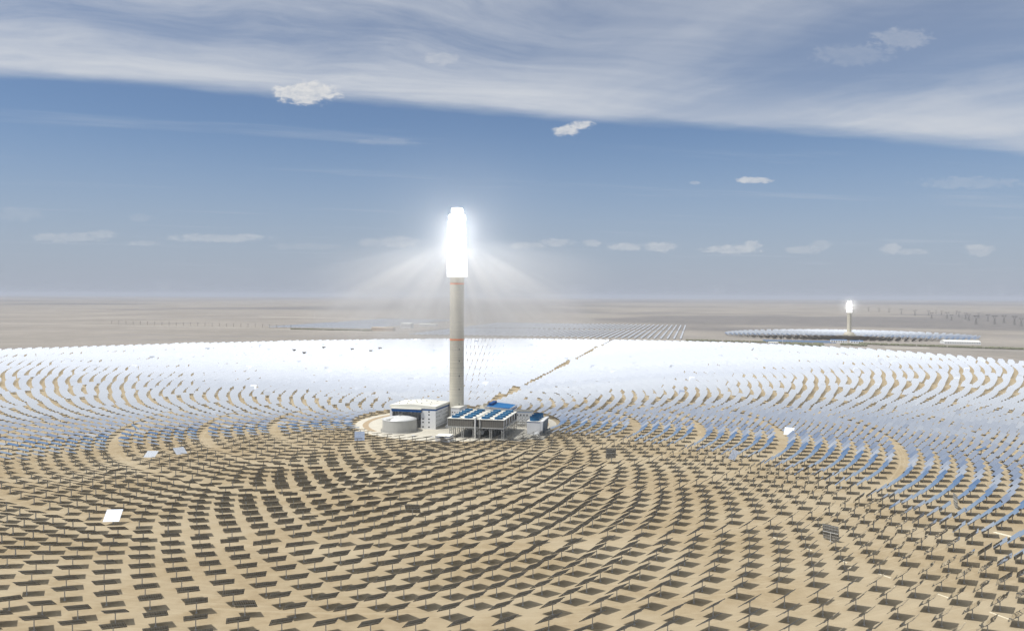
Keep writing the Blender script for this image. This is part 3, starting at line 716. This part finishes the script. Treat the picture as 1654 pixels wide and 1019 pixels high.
M_far = mat('pale_roof_sheet', (.66, .66, .62), .7); M_fb = mat('blue_grey_roof', (.10, .20, .38), .6); M_fc = mat('brick_render', (.50, .38, .27), .8)  # even pale colour for the far roofs
hall('greenhouse_shed', (1556, 556), 110, 60, 8, M_white, M_far, 'long pale roofed shed at the right end of the distant mirror disc')
hall('office_building', (1356, 554), 52, 20, 10, M_white, M_fb, 'blue roofed white office before the small distant tower, left one')
hall('office_building', (1385, 555), 40, 20, 9, M_white, M_fb, 'blue roofed white office before the small distant tower, right one')
hall('station_building', (617, 534.5), 100, 30, 14, M_fc, M_fc, 'long tan building on the plain left of the tall tower')
hall('boiler_house', (655, 530), 50, 40, 22, M_white, M_far, 'pale tall block behind the long tan building on the plain')
hall('storage_shed', (690, 527), 90, 30, 10, M_white, M_far, 'low white shed right of the pale tall block on the plain')
hall('storage_shed', (1250, 556), 30, 16, 6, M_white, M_far, 'small white shed at the left end of the panel rows on the plain')
b = MB()
for k in range(18):
    for j in range(5):
        x_ = k*13-110; y_ = j*26
        b.add([(x_, y_, .8), (x_+11, y_, .8), (x_+11, y_+4, 3.4), (x_, y_+4, 3.4), (x_, y_+.1, .7), (x_+11, y_+.1, .7), (x_+11, y_+4.1, 3.3), (x_, y_+4.1, 3.3)], [(0, 1, 2, 3), (7, 6, 5, 4), (0, 4, 5, 1), (3, 2, 6, 7)])
o = b.build('solar_panel_array', mat('photovoltaic_blue', (.12, .17, .26), .3, .3), label='low blue panel rows on the plain left of the distant offices', cat='solar panels', kind='stuff')
o.location = at(1290, 553.5); o.rotation_euler.z = RZ
# yard walls and access road beyond the field
def strip(name, m, pa, pb, wd, z_, **k):
    a = at(*pa); c_ = at(*pb); dv = (c_-a).normalized(); nv = Vector((-dv.y, dv.x, 0))*wd/2
    b = MB(); b.quad(a-nv+Vector((0, 0, z_)), c_-nv+Vector((0, 0, z_)), c_+nv+Vector((0, 0, z_)), a+nv+Vector((0, 0, z_))); return b.build(name, m, **k)
M_rd = mat('pale_track', (.56, .53, .47), .95, noise=.12, nscale=.02)
strip('road', M_rd, (418, 511.2), (735, 518.5), 26, .3, kind='structure')
strip('road', M_rd, (560, 535), (1110, 549.5), 14, .3, kind='structure')
strip('road', M_rd, (640, 534), (810, 521.5), 14, .34, kind='structure')
strip('road', mat('grey_track', (.42, .40, .36), .95), (1000, 552.5), (1700, 568), 12, .3, kind='structure')
strip('road', M_rd, (1430, 561.3), (1502, 562.8), 20, .38, kind='structure')
strip('road', M_rd, (0, 521.5), (470, 531.5), 8, .3, kind='structure')
# belts of shrubs
M_leaf = mat('dusty_leaves', (.17, .175, .12), .9, noise=.3, nscale=.2)
def belt(pa, pb, wd, n_, h_, label):
    a = at(*pa); c_ = at(*pb); dv = (c_-a); nv = Vector((-dv.y, dv.x, 0)).normalized(); b = MB()
    for k in range(n_):
        p = a+dv*random.random()+nv*random.gauss(0, wd/2); r_ = random.uniform(.5, 1)*h_
        for j in range(3):
            cx, cy = p.x+random.gauss(0, r_*.35), p.y+random.gauss(0, r_*.35); pts_ = []
            for (s_, zf_) in ((.15, .0), (.55, .35), (.42, .72), (.08, 1)):
                for i in range(6): t0 = i*PI/3+random.random()*.6; rr_ = r_*s_*random.uniform(.7, 1.25); pts_.append((cx+rr_*math.cos(t0), cy+rr_*math.sin(t0), r_*zf_*random.uniform(.85, 1.1)))
            b.add(pts_, [(l*6+i, l*6+(i+1) % 6, l*6+6+(i+1) % 6, l*6+6+i) for l in range(3) for i in range(6)]+[(18, 19, 20, 21, 22, 23)])
    b.build('shrub_belt', M_leaf, label=label, cat='shrubs', kind='stuff')
belt((1110, 550), (1330, 556), 8, 260, 6, 'thin line of dusty shrubs just beyond the far edge of the white mirrors')
belt((1270, 557.5), (1330, 559.5), 10, 110, 9, 'dark shrub clump before the blue panel rows')
belt((1390, 556), (1700, 566), 8, 420, 6.5, 'dark row of roadside shrubs below the distant mirror disc')
belt((1360, 557), (1400, 559), 16, 60, 7, 'scattered bushes before the distant offices')
belt((470, 531.8), (600, 534.5), 10, 220, 6, 'green hedge line leading to the long tan building')
# transmission towers
pm = MB(); H_ = 46
for (p, q) in ((-1, -1), (1, -1), (1, 1), (-1, 1)):
    pm.tube((5*p, 5*q, 0), (1.5*p, 1.5*q, H_*.62), .42, n=4)
    pm.tube((1.5*p, 1.5*q, H_*.62), (9*p, 1.2*q, H_*.95), .38, n=4)
for k in range(5):
    z0 = H_*.62*k/5; s0 = 5-3.5*k/5; s1 = 5-3.5*(k+1)/5; z1 = H_*.62*(k+1)/5
    for q in (-1, 1): pm.tube((-s0, q*s0, z0), (s1, q*s1, z1), .22, n=4); pm.tube((q*s0, -s0, z0), (q*s1, s1, z1), .22, n=4)
pm.box(-15, 15, -.7, .7, H_*.93, H_*.97)
for s_ in (-1, 1): pm.tube((15*s_, 0, H_*.95), (11*s_, 0, H_+1), .3, n=4); pm.tube((11*s_, 0, H_), (5*s_, 0, H_*.93), .25, n=4)
me_py = pm.mesh('transmission_pylon', mat('pylon_steel', (.12, .12, .12), .7))
pyl = [(1403, 502.5, 1), (1436, 505, 1), (1456, 507.5, 1.1), (1478, 510.5, 1.1), (1500, 510, 1), (1505, 515, 1), (1521, 508.5, .9), (1530, 515, 1.1), (1537, 518, .9), (1549, 512, 1), (1560, 515.5, 1), (1565, 518, 1), (1577, 524, 1.15), (1581, 514, .9),
       (1596, 519, 1), (1607, 524, 1.15), (1622, 522, 1.1), (1639, 525, 1.15), (1650, 527, 1), (1420, 503.5, .9), (1512, 506.5, .8), (1545, 508, .8)]
for (a, c_, s_) in pyl:
    o = bpy.data.objects.new('transmission_pylon', me_py); col.objects.link(o); o.location = at(a, c_); o.rotation_euler.z = R(random.uniform(-15, 15))
    o.scale = (s_, s_, s_*1.0); tag(o, 'grey lattice pylon with flared head on the hazy plain at the right', 'pylon', 'transmission pylons on the plain')
um = MB(); um.tube((0, 0, 0), (0, 0, 16), .6, .4, n=6); um.box(-3, 3, -.3, .3, 14.4, 15.1); me_um = um.mesh('utility_pole', mat('pole_timber', (.10, .09, .08), .9))
for k in range(26):
    t0 = k/25; o = bpy.data.objects.new('utility_pole', me_um); col.objects.link(o); o.location = at(180+t0*290, 523.2+t0*7.0); o.rotation_euler.z = R(20)
    tag(o, 'dark power pole in a line crossing the plain at the left', 'utility pole', 'power poles on the left plain')
for (a, c_) in ((1264.7, 0), (508, 0)):
    p = at(a, 557 if c_ == 0 and a > 1000 else 513); o = MB().tube((0, 0, 0), (0, 0, 34), .6, .3, n=6).box(-1.5, 1.5, -.3, .3, 32, 33).build('weather_mast', M_white, label='slim pale mast beside the panel rows on the plain' if a > 1000 else 'slim mast on the plain at the left', cat='mast'); o.location = p

# ------------------------------------------------------------------ haze, added glow volumes
hz_ = MB(); hz_.box(-91000, 91000, -91000, 91000, -1, 285)
m = bpy.data.materials.new('haze_air'); m.use_nodes = True; m.node_tree.nodes.clear(); t = NT(m.node_tree)
pv = t.node('ShaderNodeVolumePrincipled'); pv.inputs['Color'].default_value = (.70, .75, .85, 1); pv.inputs['Density'].default_value = 2.7e-5; pv.inputs['Anisotropy'].default_value = 0.0
mo = t.node('ShaderNodeOutputMaterial'); t.l.new(pv.outputs[0], mo.inputs['Volume'])
hz_.build('haze', m, kind='stuff', label='pale desert haze over the whole plain', cat='haze')
gl = MB(); prof = []
for i in range(13):
    a = PI*i/12; prof.append((max(.01, 235*math.sin(a)), -235*math.cos(a) if a < PI/2 else -170*math.cos(a)))
prof = [(r_, max(z_, -205.0)) for r_, z_ in prof]
gl.lathe(prof, 32, smooth=False)
m = bpy.data.materials.new('added_ray_glow'); m.use_nodes = True; m.node_tree.nodes.clear(); t = NT(m.node_tree)  # dust volume added round the tower top to carry the glow
tc = t.node('ShaderNodeTexCoord').outputs['Object']; sp = t.sep(tc)
rad = t.v('LENGTH', tc)
nrm = t.v('NORMALIZE', t.v('ADD', tc, (0, 0, -12)))
nse = t.noise(t.v('MULTIPLY', nrm, (1, 1, .55)), 6.5, 3, .6)
down = t.ss(t.sep(nrm)[2], -.62, -.02, 1.0, 0.0)
stk = t.m('ADD', .06, t.m('MULTIPLY', t.ss(nse, .45, .59), 1.8))  # light beams shaped as streaks in the dust density
seg_ = t.v('LENGTH', t.comb(sp[0], sp[1], t.m('MULTIPLY', t.m('MAXIMUM', t.m('SUBTRACT', t.m('ABSOLUTE', t.m('SUBTRACT', sp[2], 8)), 16), 0.0), 1.0)))
near_ = t.m('EXPONENT', t.m('MULTIPLY', seg_, -1/38.0)); far_ = t.m('EXPONENT', t.m('MULTIPLY', rad, -1/170.0))
edge_ = t.ss(rad, 115, 225, 1.0, 0.0)
dens = t.m('ADD', t.m('MULTIPLY', near_, .0021), t.m('MULTIPLY', t.m('MULTIPLY', t.m('MULTIPLY', t.m('MULTIPLY', far_, t.ss(rad, 22, 90)), down), stk), .0095))
dens = t.m('MULTIPLY', t.m('MULTIPLY', dens, edge_), t.ss(sp[2], -145, -90))
pv = t.node('ShaderNodeVolumePrincipled'); pv.inputs['Color'].default_value = (1, 1, 1, 1); t.put(pv.inputs['Density'], dens)
mo = t.node('ShaderNodeOutputMaterial'); t.l.new(pv.outputs[0], mo.inputs['Volume'])
m.cycles.volume_step_rate = .35
o = gl.build('haze', m, kind='stuff', label='added dust glow with shaped light rays round the top of the tall tower', cat='haze'); o.location = (TX, TY, 215)
gs = MB(); gs.lathe([(.01, -55), (30, -46), (55, -18), (60, 5), (50, 30), (28, 48), (.01, 55)], 20, smooth=False)
m = bpy.data.materials.new('added_tip_glow'); m.use_nodes = True; m.node_tree.nodes.clear(); t = NT(m.node_tree)  # extra dust added for a glow round the distant tip
rad = t.v('LENGTH', t.node('ShaderNodeTexCoord').outputs['Object'])
pv = t.node('ShaderNodeVolumePrincipled'); pv.inputs['Color'].default_value = (1, 1, 1, 1); t.put(pv.inputs['Density'], t.m('MULTIPLY', t.m('MULTIPLY', t.m('EXPONENT', t.m('MULTIPLY', rad, -1/22.0)), .012), t.ss(rad, 30, 54, 1.0, 0.0)))
mo = t.node('ShaderNodeOutputMaterial'); t.l.new(pv.outputs[0], mo.inputs['Volume'])
o = gs.build('haze', m, kind='stuff', label='faint added dust glow round the tip of the small distant tower', cat='haze'); o.location = (T2.x, T2.y, 122)
M_cover = mat('trench_cover_concrete', (.62, .57, .44), .9, noise=.1, nscale=.3)
for (xa, ya, xb, yb) in ((1253, 870, 1263, 873.5), (1305, 887, 1317, 892.5), (1361, 907, 1375, 912.5), (1423, 929, 1447, 937.5), (1522, 963, 1543, 970.5), (1608, 993, 1643, 1006)):
    a = at(xa, ya); c_ = at(xb, yb); L_ = (c_-a).length; o = MB().box(0, L_, -.45, .45, 0, .22).box(0, L_, -.3, .3, .22, .28).build('trench_cover', M_cover, label='pale concrete trench cover lying on the sand among mirrors at the lower right', cat='trench cover', group='trench covers in a broken line')
    o.location = a; o.rotation_euler.z = math.atan2((c_-a).y, (c_-a).x)
a = at(1613, 862); c_ = at(1652, 872); o = MB()
for k in range(9): o.box(k*1.55, k*1.55+1.4, -1.6, 1.6, 0, .25)
o = o.build('paving_slab_strip', M_cover, label='wide pale strip of paving slabs on the sand near the right border', cat='paving'); o.location = a; o.rotation_euler.z = math.atan2((c_-a).y, (c_-a).x)
print('heliostats', NH, 'individual', len(indiv))
